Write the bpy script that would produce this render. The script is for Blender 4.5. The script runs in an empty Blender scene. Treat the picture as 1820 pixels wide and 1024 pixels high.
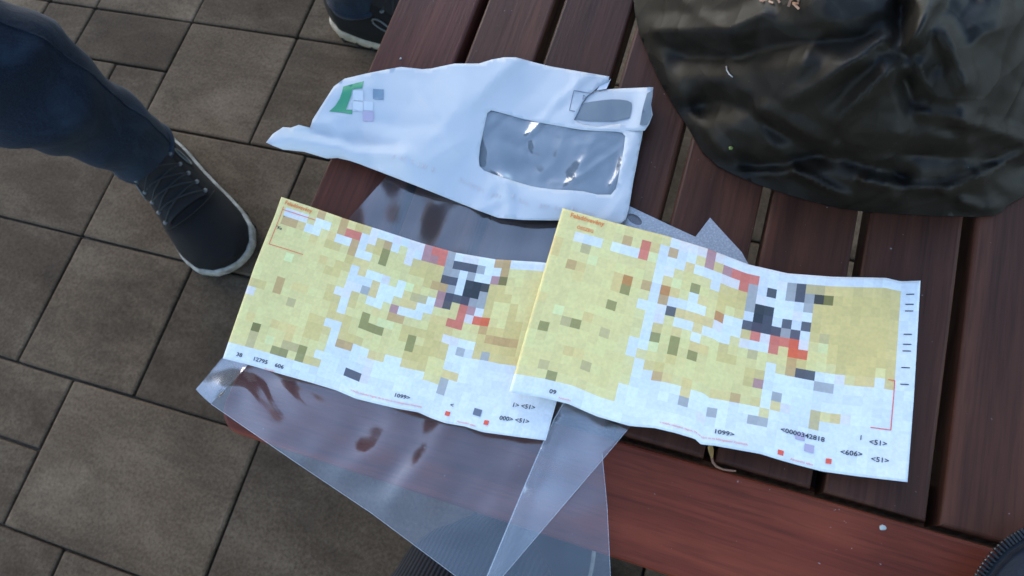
import bpy, bmesh, math, random
import numpy as np
from mathutils import Vector, Matrix, noise
from mathutils.geometry import delaunay_2d_cdt
random.seed(7)
R = math.radians
scene = bpy.context.scene
COL = scene.collection

# ------------------------------------------------------------------ camera
H = 0.455                                   # height of the slatted table
F, CX, CY = 1250.6, 910.0, 512.0            # focal length and centre in photo pixels (1820 x 1024)
RW = np.array([[0.94285523, 0.29551941, -0.15392299],
               [0.22884502, -0.91008707, -0.34550178],
               [-0.24218581, 0.29053365, -0.9257085]])   # rows: camera right, down, forward
CAM = np.array([0.25523731, 0.00574041, 0.85154959])
cd = bpy.data.cameras.new('camera')
cam = bpy.data.objects.new('camera', cd)
COL.objects.link(cam)
cam.matrix_world = Matrix(((RW[0][0], -RW[1][0], -RW[2][0], CAM[0]),
                           (RW[0][1], -RW[1][1], -RW[2][1], CAM[1]),
                           (RW[0][2], -RW[1][2], -RW[2][2], CAM[2]), (0, 0, 0, 1)))
cd.sensor_width = 36.0
cd.lens = 36.0 * F / 1820.0
cd.clip_start = 0.01
cd.clip_end = 500
cd.dof.use_dof = True
cd.dof.focus_distance = 0.43
cd.dof.aperture_fstop = 16
scene.camera = cam

# ------------------------------------------------------------------ light
SUN_EL, SUN_AZ = 24.0, 300.0                # azimuth clockwise from +Y
world = bpy.data.worlds.new('World')
scene.world = world
world.use_nodes = True
wn = world.node_tree
sky = wn.nodes.new('ShaderNodeTexSky')
sky.sky_type = 'NISHITA'
sky.sun_disc = False
sky.sun_elevation = R(SUN_EL)
sky.sun_rotation = R(SUN_AZ)
sky.air_density = 1.0
sky.dust_density = 0.4
wn.links.new(sky.outputs[0], wn.nodes['Background'].inputs[0])
wn.nodes['Background'].inputs[1].default_value = 0.15
sd = bpy.data.lights.new('sun', 'SUN')
sd.energy = 0.6
sd.angle = R(42)
sd.color = (1.0, 0.95, 0.88)
sun = bpy.data.objects.new('sun', sd)
COL.objects.link(sun)
sv = Vector((math.sin(R(SUN_AZ)) * math.cos(R(SUN_EL)), math.cos(R(SUN_AZ)) * math.cos(R(SUN_EL)), math.sin(R(SUN_EL))))
sun.rotation_euler = (-sv).to_track_quat('-Z', 'Y').to_euler()
vs = scene.view_settings
vs.view_transform = 'Standard'
vs.look = 'None'
vs.exposure = 1.95
vs.gamma = 1.0
vs.use_curve_mapping = False
scene.cycles.max_bounces = 10
scene.cycles.transparent_max_bounces = 24

# ------------------------------------------------------------------ helpers
def back(px, py, z):
    """photo pixel -> the point of its ray at height z"""
    d = np.array([px - CX, py - CY, F]) @ RW
    return Vector(CAM + d * ((z - CAM[2]) / d[2]))

def lin(c):
    r = []
    for v in c:
        v /= 255.0
        r.append(v / 12.92 if v <= 0.04045 else ((v + 0.055) / 1.055) ** 2.4)
    return np.array(r)

WREF = lin((188, 205, 246))
def alb(c, k=0.8):
    """albedo of a print colour seen in the photo, relative to white paper beside it"""
    return tuple(np.clip(lin(c) / WREF * k, 0.004, 0.86))

def tag(o, label=None, cat=None, group=None, kind=None):
    if label: o['label'] = label
    if cat: o['category'] = cat
    if group: o['group'] = group
    if kind: o['kind'] = kind
    return o

def empty(name, loc=(0, 0, 0), rz=0.0, parent=None):
    o = bpy.data.objects.new(name, None)
    COL.objects.link(o)
    o.location = loc
    o.rotation_euler = (0, 0, rz)
    o.parent = parent
    o.empty_display_size = 0.02
    return o

def link(name, me, mat=None, parent=None, smooth=False):
    o = bpy.data.objects.new(name, me)
    COL.objects.link(o)
    if mat is not None and not me.materials:
        me.materials.append(mat)
    if parent is not None:
        o.parent = parent
        if parent.location.length or parent.rotation_euler.z:
            pass
    if smooth:
        me.polygons.foreach_set('use_smooth', [True] * len(me.polygons))
    return o

def mesh(name, verts, faces):
    me = bpy.data.meshes.new(name)
    me.from_pydata([tuple(v) for v in verts], [], faces)
    me.update()
    return me

def bevel_box(name, sx, sy, sz, bev, seg=1):
    """box with its origin at the centre of the top face"""
    bm = bmesh.new()
    bmesh.ops.create_cube(bm, size=1)
    for v in bm.verts:
        v.co = Vector((v.co.x * sx, v.co.y * sy, (v.co.z - 0.5) * sz))
    if bev:
        bmesh.ops.bevel(bm, geom=list(bm.edges), offset=bev, segments=seg, affect='EDGES', profile=0.5)
    me = bpy.data.meshes.new(name)
    bm.to_mesh(me)
    bm.free()
    return me

def tube(name, pts, rad, n=8, mat=None, parent=None, smooth=True):
    """tube along points with a radius per point"""
    pts = [Vector(p) for p in pts]
    if not hasattr(rad, '__len__'): rad = [rad] * len(pts)
    V, Fc = [], []
    for i, p in enumerate(pts):
        t = (pts[min(i + 1, len(pts) - 1)] - pts[max(i - 1, 0)]).normalized()
        a = t.cross(Vector((0, 0, 1)))
        if a.length < 1e-3: a = t.cross(Vector((0, 1, 0)))
        a.normalize()
        b = t.cross(a)
        for k in range(n):
            w = 2 * math.pi * k / n
            V.append(p + (a * math.cos(w) + b * math.sin(w)) * rad[i])
    for i in range(len(pts) - 1):
        for k in range(n):
            Fc.append((i * n + k, i * n + (k + 1) % n, (i + 1) * n + (k + 1) % n, (i + 1) * n + k))
    Fc.append(tuple(range(n))[::-1])
    Fc.append(tuple(range((len(pts) - 1) * n, len(pts) * n)))
    return link(name, mesh(name, V, Fc), mat, parent, smooth)

def seg_dist(x, y, poly):
    """distance from a pixel to a polyline"""
    best = 1e9
    for (x0, y0), (x1, y1) in zip(poly[:-1], poly[1:]):
        dx, dy = x1 - x0, y1 - y0
        t = max(0, min(1, ((x - x0) * dx + (y - y0) * dy) / (dx * dx + dy * dy + 1e-9)))
        best = min(best, math.hypot(x - x0 - t * dx, y - y0 - t * dy))
    return best

def side_dist(x, y, poly):
    """signed distance (sign = side of the nearest segment)"""
    best, s = 1e9, 1
    for (x0, y0), (x1, y1) in zip(poly[:-1], poly[1:]):
        dx, dy = x1 - x0, y1 - y0
        t = max(0, min(1, ((x - x0) * dx + (y - y0) * dy) / (dx * dx + dy * dy + 1e-9)))
        d = math.hypot(x - x0 - t * dx, y - y0 - t * dy)
        if d < best:
            best, s = d, (1 if dx * (y - y0) - dy * (x - x0) > 0 else -1)
    return best * s

def inside(x, y, poly):
    c = False
    j = len(poly) - 1
    for i in range(len(poly)):
        xi, yi = poly[i]
        xj, yj = poly[j]
        if (yi > y) != (yj > y) and x < (xj - xi) * (y - yi) / (yj - yi) + xi: c = not c
        j = i
    return c

def densify(poly, step, closed=True):
    out = []
    n = len(poly)
    for i in range(n if closed else n - 1):
        a, b = poly[i], poly[(i + 1) % n]
        k = max(1, int(math.hypot(b[0] - a[0], b[1] - a[1]) / step))
        for q in range(k):
            out.append((a[0] + (b[0] - a[0]) * q / k, a[1] + (b[1] - a[1]) * q / k))
    if not closed: out.append(poly[-1])
    return out

def smooth_poly(poly, it=2, closed=True):
    for _ in range(it):
        out = []
        n = len(poly)
        for i in range(n if closed else n - 1):
            a, b = poly[i], poly[(i + 1) % n]
            out += [(a[0] * .75 + b[0] * .25, a[1] * .75 + b[1] * .25), (a[0] * .25 + b[0] * .75, a[1] * .25 + b[1] * .75)]
        if not closed: out = [poly[0]] + out + [poly[-1]]
        poly = out
    return poly

def sheet(name, outline, zf, step, mat, parent=None, holes=(), thick=0.0, lift=0.0, smooth=True):
    """a sheet traced as an outline on its real support: heights zf(px, py) above the table top"""
    out = densify(outline, step)
    pts, edges = list(out), [(i, (i + 1) % len(out)) for i in range(len(out))]
    for h in holes:
        hd = densify(h, step)
        b = len(pts)
        pts += hd
        edges += [(b + i, b + (i + 1) % len(hd)) for i in range(len(hd))]
    xs = [p[0] for p in out]
    ys = [p[1] for p in out]
    y = min(ys) + step * .5
    row = 0
    nb = len(pts)
    bnd = np.array(pts)
    while y < max(ys):
        x = min(xs) + step * (0.25 + 0.5 * (row % 2))
        while x < max(xs):
            if inside(x, y, out) and not any(inside(x, y, h) for h in holes):
                if np.min((bnd[:, 0] - x) ** 2 + (bnd[:, 1] - y) ** 2) > (step * .55) ** 2:
                    pts.append((x, y))
            x += step
        y += step * .87
        row += 1
    r = delaunay_2d_cdt([Vector(p) for p in pts], edges, [], 0, 1e-5)
    V2 = r[0]
    fc = []
    for f in r[2]:
        cx = sum(V2[i].x for i in f) / len(f)
        cy = sum(V2[i].y for i in f) / len(f)
        if inside(cx, cy, out) and not any(inside(cx, cy, h) for h in holes):
            fc.append(tuple(f)[::-1])
    used = sorted({i for f in fc for i in f})
    mp = {v: k for k, v in enumerate(used)}
    V = [back(V2[i].x, V2[i].y, H + zf(V2[i].x, V2[i].y) + lift) for i in used]
    me = mesh(name, V, [tuple(mp[i] for i in f) for f in fc])
    # normals up
    if len(me.polygons) and sum(p.normal.z for p in me.polygons) < 0:
        me.flip_normals()
    o = link(name, me, mat, parent, smooth)
    if thick:
        m = o.modifiers.new('thickness', 'SOLIDIFY')
        m.thickness = thick
        m.offset = -1
    return o

# ------------------------------------------------------------------ materials
class NT:
    def __init__(self, name):
        self.m = bpy.data.materials.new(name)
        self.m.use_nodes = True
        self.t = self.m.node_tree
        self.b = self.t.nodes['Principled BSDF']
    def n(self, typ, **kw):
        nd = self.t.nodes.new('ShaderNode' + typ)
        for k, v in kw.items():
            if k.startswith('i_'):
                nd.inputs[k[2:].replace('_', ' ')].default_value = v
            else:
                setattr(nd, k, v)
        return nd
    def l(self, a, b): self.t.links.new(a, b)
    def coord(self, scale=(1, 1, 1), rot=(0, 0, 0), what='Object', rand=0.0):
        tc = self.n('TexCoord')
        mp = self.n('Mapping')
        mp.inputs['Scale'].default_value = scale
        mp.inputs['Rotation'].default_value = rot
        self.l(tc.outputs[what], mp.inputs['Vector'])
        if rand:
            oi = self.n('ObjectInfo')
            ml = self.n('Math', operation='MULTIPLY')
            ml.inputs[1].default_value = rand
            self.l(oi.outputs['Random'], ml.inputs[0])
            cb = self.n('CombineXYZ')
            for i in range(3): self.l(ml.outputs[0], cb.inputs[i])
            self.l(cb.outputs[0], mp.inputs['Location'])
        return mp.outputs[0]
    def noise(self, vec, scale, detail=4, rough=.55, dist=0):
        nd = self.n('TexNoise')
        nd.inputs['Scale'].default_value = scale
        nd.inputs['Detail'].default_value = detail
        nd.inputs['Roughness'].default_value = rough
        nd.inputs['Distortion'].default_value = dist
        if vec is not None: self.l(vec, nd.inputs['Vector'])
        return nd.outputs['Fac']
    def ramp(self, fac, stops):
        nd = self.n('ValToRGB')
        e = nd.color_ramp.elements
        while len(e) < len(stops): e.new(0.5)
        for el, (p, c) in zip(e, stops):
            el.position = p
            el.color = tuple(c) + (1,) if len(c) == 3 else c
        self.l(fac, nd.inputs[0])
        return nd.outputs[0]
    def mix(self, a, b, fac, mode='MIX'):
        nd = self.n('Mix', data_type='RGBA', blend_type=mode)
        for sock, v in ((nd.inputs[0], fac), (nd.inputs[6], a), (nd.inputs[7], b)):
            if hasattr(v, 'is_linked'): self.l(v, sock)
            elif hasattr(v, '__len__'): sock.default_value = tuple(v) + (1,) if len(v) == 3 else v
            else: sock.default_value = v
        return nd.outputs[2]
    def bump(self, h, strength, dist=0.001, prev=None):
        nd = self.n('Bump')
        nd.inputs['Strength'].default_value = strength
        nd.inputs['Distance'].default_value = dist
        self.l(h, nd.inputs['Height'])
        if prev is not None: self.l(prev, nd.inputs['Normal'])
        return nd.outputs[0]
    def set(self, **kw):
        for k, v in kw.items():
            s = self.b.inputs[k.replace('_', ' ')]
            if hasattr(v, 'is_linked'): self.l(v, s)
            elif hasattr(v, '__len__') and len(v) == 3: s.default_value = tuple(v) + (1,) if s.type == 'RGBA' else v
            else: s.default_value = v
        return self.m

def plain(name, col, rough=.6, **kw):
    k = NT(name)
    return k.set(Base_Color=col, Roughness=rough, **kw)

def wood_mat(name, dark, mid, red, along_y, rough=.42):
    k = NT(name)
    st = (55, 2.2, 30) if along_y else (2.2, 55, 30)
    v = k.coord(st, rand=37.0)
    g = k.noise(v, 1.0, 7, .62, .6)
    v2 = k.coord((420, 22, 100) if along_y else (22, 420, 100), rand=11.0)
    fine = k.noise(v2, 1.0, 3, .6)
    v3 = k.coord((9, 4, 9), rand=23.0)
    blot = k.noise(v3, 1.0, 4, .6)
    c = k.ramp(g, [(.2, dark), (.5, mid), (.8, red)])
    c2 = k.mix(c, dark, k.ramp(fine, [(.46, (0, 0, 0)), (.70, (.45, .45, .45))]))
    c3 = k.mix(c2, k.mix(c2, (.55, .5, .5), 1.0, 'MULTIPLY'), k.ramp(blot, [(.4, (0, 0, 0)), (.7, (.8, .8, .8))]))
    oi = k.n('ObjectInfo')
    hs = k.n('HueSaturation')
    mr = k.n('MapRange')
    mr.inputs['To Min'].default_value = .8
    mr.inputs['To Max'].default_value = 1.25
    k.l(oi.outputs['Random'], mr.inputs[0])
    k.l(mr.outputs[0], hs.inputs['Value'])
    k.l(c3, hs.inputs['Color'])
    # sparse pale dust
    vd = k.coord((1, 1, 1), rand=3)
    dn = k.noise(vd, 420, 2, .5)
    c4 = k.mix(hs.outputs[0], (.4, .37, .34), k.ramp(dn, [(.76, (0, 0, 0)), (.80, (.55, .55, .55))]))
    rg = k.ramp(fine, [(.3, (rough - .06,) * 3), (.7, (rough + .16,) * 3)])
    nb = k.bump(fine, .35, .0006)
    nb = k.bump(g, .25, .0008, nb)
    return k.set(Base_Color=c4, Roughness=rg, Normal=nb, Specular_IOR_Level=.18)

M = {}
M['slat'] = wood_mat('dark_slat_wood', (.030, .012, .007), (.080, .029, .016), (.122, .042, .022), True)
M['board'] = wood_mat('lit_red_board_wood', (.055, .014, .007), (.170, .034, .016), (.26, .058, .025), False)  # redder than the slats; the end board's light reflection is put into this colour
M['edge_slat'] = wood_mat('red_slat_wood', (.028, .010, .006), (.085, .024, .015), (.13, .038, .022), True)
M['leg_wood'] = wood_mat('leg_wood', (.022, .010, .008), (.055, .020, .015), (.08, .03, .022), True)

def paver_mat():
    k = NT('paver_concrete')
    v = k.coord((1, 1, 1), rand=19)
    st = k.noise(k.coord((5, 11, 3), (0, 0, .5), rand=41), 1.0, 6, .72, .3)
    cl = k.noise(v, 9, 5, .6, .4)
    fine = k.noise(v, 240, 4, .7)
    gr = k.noise(v, 900, 2, .6)
    c = k.ramp(st, [(.28, (.045, .032, .0215)), (.5, (.088, .063, .042)), (.72, (.155, .115, .078))])
    c = k.mix(c, (.095, .066, .042), k.ramp(cl, [(.4, (.0, .0, .0)), (.7, (.6, .6, .6))]))
    c = k.mix(c, k.ramp(fine, [(.3, (.45, .43, .4)), (.6, (1, 1, 1)), (.8, (1.25, 1.22, 1.2))]), .75, 'MULTIPLY')
    c = k.mix(c, (.20, .18, .15), k.ramp(gr, [(.72, (0, 0, 0)), (.78, (.5, .5, .5))]))
    oi = k.n('ObjectInfo')
    hs = k.n('HueSaturation')
    mr = k.n('MapRange')
    mr.inputs['To Min'].default_value = .74
    mr.inputs['To Max'].default_value = 1.26
    k.l(oi.outputs['Random'], mr.inputs[0])
    k.l(mr.outputs[0], hs.inputs['Value'])
    k.l(c, hs.inputs['Color'])
    nb = k.bump(fine, .5, .0015)
    nb = k.bump(gr, .4, .0006, nb)
    nb = k.bump(cl, .3, .004, nb)
    return k.set(Base_Color=hs.outputs[0], Roughness=.95, Normal=nb, Specular_IOR_Level=.08)
M['paver'] = paver_mat()

def bed_mat():
    k = NT('sand_bed')
    v = k.coord((1, 1, 1))
    f = k.noise(v, 160, 5, .7)
    c = k.ramp(f, [(.3, (.045, .034, .023)), (.55, (.085, .064, .043)), (.75, (.14, .108, .072))])
    br = k.n('TexBrick')
    br.inputs['Scale'].default_value = 2.5
    br.inputs['Color1'].default_value = (.078, .058, .041, 1)
    br.inputs['Color2'].default_value = (.062, .047, .034, 1)
    br.inputs['Mortar'].default_value = (.04, .034, .027, 1)
    br.inputs['Mortar Size'].default_value = .006
    k.l(v, br.inputs['Vector'])
    # far beyond the built pavers the same paving goes on as a pattern
    sx = k.n('SeparateXYZ')
    tc = k.n('TexCoord')
    k.l(tc.outputs['Object'], sx.inputs[0])
    ln = k.n('VectorMath', operation='LENGTH')
    k.l(tc.outputs['Object'], ln.inputs[0])
    far = k.n('Math', operation='GREATER_THAN')
    far.inputs[1].default_value = 2.6
    k.l(ln.outputs['Value'], far.inputs[0])
    c = k.mix(c, br.outputs[0], far.outputs[0])
    return k.set(Base_Color=c, Roughness=.95, Normal=k.bump(f, .6, .003))
M['bed'] = bed_mat()

def paper_mat(name, col, trans=.12, rough=.62):
    k = NT(name)
    v = k.coord((1, 1, 1))
    f = k.noise(v, 1500, 3, .6)
    big = k.noise(v, 60, 3, .6)
    nb = k.bump(f, .12, .0002)
    nb = k.bump(big, .25, .0008, nb)
    c = k.mix(col, tuple(x * .93 for x in col), big)
    return k.set(Base_Color=c, Roughness=rough, Normal=nb, Specular_IOR_Level=.3)
M['envelope'] = paper_mat('envelope_paper', (.58, .58, .585))
M['grey_inside'] = paper_mat('grey_security_print', (.19, .22, .245))
M['back_paper'] = paper_mat('pale_back_paper', (.62, .65, .70))
M['green'] = plain('green_ink', alb((52, 132, 114)), .5)
M['slate_ink'] = plain('slate_ink', alb((101, 127, 168)), .6)
M['lilac_ink'] = plain('lilac_ink', alb((152, 152, 200)), .6)
M['pale_ink'] = plain('pale_ink', (.60, .61, .62), .6)
M['faint_orange'] = plain('faint_orange_ink', (.60, .535, .52), .6)
M['black_ink'] = plain('black_ink', (.035, .036, .045), .6)
M['grey_ink'] = plain('grey_ink', (.16, .17, .21), .6)
M['orange_ink'] = plain('orange_ink', alb((196, 112, 62)), .6)
M['red_ink'] = plain('red_ink', alb((205, 82, 72)), .6)
M['pink_ink'] = plain('pink_ink', alb((208, 138, 150)), .6)

def print_mat():
    k = NT('printed_slip_paper')
    at = k.n('Attribute', attribute_name='print')
    v = k.coord((1, 1, 1))
    f = k.noise(v, 1300, 3, .6)
    gu = k.noise(v, 500, 2, .5)
    big = k.noise(v, 45, 3, .6)
    c = k.mix(at.outputs['Color'], k.ramp(gu, [(.3, (.93, .93, .93)), (.7, (1.03, 1.03, 1.03))]), 1.0, 'MULTIPLY')
    nb = k.bump(f, .1, .0002)
    nb = k.bump(big, .2, .0008, nb)
    return k.set(Base_Color=c, Roughness=.6, Normal=nb, Specular_IOR_Level=.3)
M['print'] = print_mat()

def clear_mat(name, refl=1.9, haze=.05, rough=.06, tint=(.975, .975, .97), bump=.3, bscale=25, bdist=.004, speck=.2):
    k = NT(name)
    k.t.nodes.remove(k.b)
    out = k.t.nodes['Material Output']
    v = k.coord((1, 1, 1))
    nz = k.noise(v, bscale, 3, .5, .4)
    sp = k.noise(v, 900, 2, .6)
    nb = k.bump(nz, bump, bdist)
    tr = k.n('BsdfTransparent')
    tr.inputs[0].default_value = tint + (1,)
    gl = k.n('BsdfGlossy')
    gl.inputs['Color'].default_value = (1, 1, 1, 1)
    gl.inputs['Roughness'].default_value = rough
    k.l(nb, gl.inputs['Normal'])
    df = k.n('BsdfDiffuse')
    df.inputs['Color'].default_value = (.75, .76, .78, 1)
    tl = k.n('BsdfTranslucent')
    tl.inputs['Color'].default_value = (.85, .85, .85, 1)
    m0 = k.n('MixShader')
    m0.inputs[0].default_value = .4
    k.l(df.outputs[0], m0.inputs[1])
    k.l(tl.outputs[0], m0.inputs[2])
    # thin sheet: the same reflectance from both sides (Schlick)
    lw = k.n('LayerWeight')
    lw.inputs['Blend'].default_value = .5
    k.l(nb, lw.inputs['Normal'])
    pw = k.n('Math', operation='POWER')
    pw.inputs[1].default_value = 5
    k.l(lw.outputs['Facing'], pw.inputs[0])
    fr = k.n('Math', operation='MULTIPLY_ADD')
    fr.inputs[1].default_value = .96
    fr.inputs[2].default_value = .04
    k.l(pw.outputs[0], fr.inputs[0])
    mu = k.n('Math', operation='MULTIPLY', use_clamp=True)
    mu.inputs[1].default_value = refl
    k.l(fr.outputs[0], mu.inputs[0])
    hz = k.ramp(sp, [(.45, (haze, haze, haze)), (.74, (haze * 1.5,) * 3), (.78, (min(1, haze + speck),) * 3)])
    m1 = k.n('MixShader')
    k.l(hz, m1.inputs[0])
    k.l(tr.outputs[0], m1.inputs[1])
    k.l(m0.outputs[0], m1.inputs[2])
    m2 = k.n('MixShader')
    k.l(mu.outputs[0], m2.inputs[0])
    k.l(m1.outputs[0], m2.inputs[1])
    k.l(gl.outputs[0], m2.inputs[2])
    k.l(m2.outputs[0], out.inputs['Surface'])
    return k.m
M['sleeve'] = clear_mat('clear_sleeve_plastic', 3.6, .05, .13, tint=(1, 1, 1), bump=.03)
M['flap'] = clear_mat('doubled_sleeve_plastic', 4.2, .13, .15, tint=(1, 1, 1), bump=.03)
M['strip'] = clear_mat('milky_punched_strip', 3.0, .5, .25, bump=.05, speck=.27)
M['film'] = clear_mat('window_film', 3.2, .07, .13, bump=.03, bscale=60)

def bag_mat():
    k = NT('black_bag_plastic')
    v = k.coord((1, 1, 1))
    a = k.noise(v, 28, 5, .6, 1.2)
    f = k.noise(v, 260, 3, .6)
    du = k.noise(v, 700, 2, .5)
    c = k.ramp(a, [(.3, (.008, .006, .004)), (.7, (.016, .012, .008))])
    c = k.mix(c, (.22, .2, .18), k.ramp(du, [(.77, (0, 0, 0)), (.80, (.5, .5, .5))]))
    v1 = k.n('TexVoronoi', feature='F1')
    v1.inputs['Scale'].default_value = 17
    v2 = k.n('TexVoronoi', feature='F1')
    v2.inputs['Scale'].default_value = 46
    wv = k.n('VectorMath', operation='ADD')
    wn_ = k.n('TexNoise')
    wn_.inputs['Scale'].default_value = 9
    sc_ = k.n('VectorMath', operation='SCALE')
    sc_.inputs['Scale'].default_value = .05
    k.l(v, wn_.inputs['Vector'])
    k.l(wn_.outputs['Color'], sc_.inputs[0])
    k.l(v, wv.inputs[0])
    k.l(sc_.outputs[0], wv.inputs[1])
    k.l(wv.outputs[0], v1.inputs['Vector'])
    k.l(wv.outputs[0], v2.inputs['Vector'])
    nb = k.bump(v1.outputs['Distance'], .12, .03)
    nb = k.bump(v2.outputs['Distance'], .2, .012, nb)
    nb = k.bump(a, .04, .004, nb)
    nb = k.bump(f, .12, .0005, nb)
    return k.set(Base_Color=c, Roughness=k.ramp(a, [(.3, (.46,) * 3), (.7, (.62,) * 3)]), Normal=nb, Specular_IOR_Level=.2)
M['bag'] = bag_mat()

def denim_mat(name, dark, light, worn, scale=1.0):
    k = NT(name)
    v = k.coord((1, 1, 1))
    tw = k.n('TexWave', wave_type='BANDS', bands_direction='DIAGONAL')
    tw.inputs['Scale'].default_value = 260 * scale
    tw.inputs['Distortion'].default_value = 1.5
    k.l(v, tw.inputs['Vector'])
    nz = k.noise(v, 520, 4, .75)
    big = k.noise(v, 14, 4, .6, .5)
    c = k.ramp(nz, [(.35, dark), (.65, light), (.8, worn)])
    c = k.mix(c, worn, k.ramp(big, [(.52, (0, 0, 0)), (.75, (.55, .55, .55))]))
    nb = k.bump(tw.outputs['Fac'], .3, .0004)
    nb = k.bump(big, .5, .006, nb)
    return k.set(Base_Color=c, Roughness=.9, Normal=nb, Specular_IOR_Level=.15, Sheen_Weight=.05)
M['denim'] = denim_mat('navy_denim', (.005, .008, .015), (.012, .020, .035), (.030, .050, .078))

def ribbed_mat():
    k = NT('ribbed_dark_cloth')
    v = k.coord((1, .06, .4))
    tw = k.n('TexWave', wave_type='BANDS', bands_direction='X')
    tw.inputs['Scale'].default_value = 95
    tw.inputs['Distortion'].default_value = .25
    k.l(v, tw.inputs['Vector'])
    nz = k.noise(k.coord(), 700, 3, .7)
    c = k.ramp(tw.outputs['Fac'], [(.1, (.006, .006, .008)), (.9, (.024, .025, .032))])
    c = k.mix(c, k.ramp(nz, [(.3, (.6, .6, .6)), (.7, (1.3, 1.3, 1.3))]), .8, 'MULTIPLY')
    return k.set(Base_Color=c, Roughness=.85, Normal=k.bump(tw.outputs['Fac'], .5, .001), Specular_IOR_Level=.2)
M['ribbed'] = ribbed_mat()

def knit_mat(name, col):
    k = NT(name)
    v = k.coord()
    nz = k.noise(v, 700, 3, .7)
    big = k.noise(v, 20, 3, .5)
    c = k.mix(col, tuple(x * 1.8 for x in col), nz)
    nb = k.bump(nz, .4, .0008)
    nb = k.bump(big, .3, .004, nb)
    return k.set(Base_Color=c, Roughness=.85, Normal=nb, Specular_IOR_Level=.2)
M['shoe'] = knit_mat('black_shoe_mesh', (.0045, .004, .004))
M['shoe_panel'] = knit_mat('dark_shoe_panel', (.010, .009, .009))
def sole_mat(name, a, b):
    k = NT(name)
    nz = k.noise(k.coord(), 70, 4, .6)
    return k.set(Base_Color=k.ramp(nz, [(.35, a), (.65, b)]), Roughness=.65, Normal=k.bump(nz, .2, .001))
M['sole'] = sole_mat('worn_white_rubber', (.12, .11, .09), (.30, .28, .245))
M['tan_sole'] = sole_mat('tan_rubber', (.20, .165, .11), (.33, .28, .20))
M['lace'] = plain('lace_cord', (.009, .009, .010), .85)
M['eyelet'] = plain('eyelet_grey', (.085, .09, .088), .6)
M['jacket'] = knit_mat('navy_jacket_cloth', (.010, .013, .020))
M['tape'] = knit_mat('zip_tape', (.02, .022, .025))
M['zip_tooth'] = plain('zip_tooth_plastic', (.014, .015, .016), .35)
M['bag_print'] = plain('faded_orange_print', (.26, .12, .06), .5)
M['leaf'] = plain('dry_leaf', (.38, .20, .05), .6)
M['stem'] = plain('leaf_stem', (.25, .12, .07), .6)
M['fleck'] = plain('pale_fleck', (.40, .42, .38), .7)
M['green_bit'] = plain('green_bit', (.12, .16, .03), .6)
M['lint'] = plain('pale_lint', (.45, .43, .40), .8)

# ------------------------------------------------------------------ ground: sand bed with each paver on it
bed = link('ground', mesh('ground', [(-60, -60, -.008), (60, -60, -.008), (60, 60, -.008), (-60, 60, -.008)], [(0, 1, 2, 3)]), M['bed'])
tag(bed, kind='structure')
PROT = R(1.0)
def paver_meshes():
    cache = {}
    def get(w, h, var):
        if (w, h, var) not in cache:
            rr = random.Random(w * 100 + h * 10 + var)
            sx, sy = .1 * w - .0032, .1 * h - .0032
            bm = bmesh.new()
            bmesh.ops.create_cube(bm, size=1)
            for v in bm.verts:
                v.co = Vector((v.co.x * sx + rr.uniform(-.0008, .0008), v.co.y * sy + rr.uniform(-.0008, .0008), (v.co.z - .5) * .05))
            te = [e for e in bm.edges if all(v.co.z > -.001 for v in e.verts)]
            ve = [e for e in bm.edges if abs(e.verts[0].co.z - e.verts[1].co.z) > .01]
            bmesh.ops.bevel(bm, geom=te + ve, offset=.0034, segments=2, affect='EDGES', profile=.6)
            me = bpy.data.meshes.new('paver')
            bm.to_mesh(me)
            bm.free()
            me.materials.append(M['paver'])
            cache[(w, h, var)] = me
        return cache[(w, h, var)]
    return get
get_paver = paver_meshes()
occ = set()
def lay(i, j, w, h):
    cells = [(i + a, j + b) for a in range(w) for b in range(h)]
    if any(c in occ for c in cells): return False
    occ.update(cells)
    x, y = .1 * (i + w / 2), .1 * (j + h / 2)
    o = bpy.data.objects.new('paver', get_paver(w, h, random.randint(0, 2)))
    COL.objects.link(o)
    o.parent = bed
    o.location = (-.6205 + x * math.cos(PROT) - y * math.sin(PROT), -.207 + x * math.sin(PROT) + y * math.cos(PROT), random.uniform(-.0012, .0012))
    o.rotation_euler = (random.uniform(-.003, .003), random.uniform(-.003, .003), PROT + random.uniform(-.004, .004))
    return True
for a in [(1, 0, 3, 2), (-2, 0, 3, 1), (-2, 1, 3, 1), (4, 0, 3, 2), (0, 2, 2, 2), (-2, 2, 2, 2), (2, 2, 3, 2), (0, 4, 3, 2), (3, 4, 2, 2),
          (-3, 4, 3, 2), (0, 6, 2, 2), (2, 6, 3, 2), (-2, 7, 2, 1), (-1, 6, 1, 1), (-3, 6, 2, 1), (0, 8, 2, 2), (2, 8, 2, 2), (-2, 8, 2, 2),
          (2, -2, 2, 2), (0, -2, 2, 2), (4, 8, 3, 2), (5, 6, 2, 2)]:
    lay(*a)
rp = random.Random(3)
for j in range(-8, 20, 2):
    i = -15
    while i < 17:
        ch = rp.choice([(3, 2), (2, 2), (3, 2), (2, 2), (2, 1), (1, 2)])
        for w, h in [ch, (2, 2), (2, 1), (1, 2), (1, 1)]:
            if lay(i, j, w, h): break
        i += 1
    for i in range(-15, 17):
        for w, h in ((3, 1), (2, 1), (1, 1)):
            if (i, j + 1) not in occ and lay(i, j + 1, w, h): break

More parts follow.
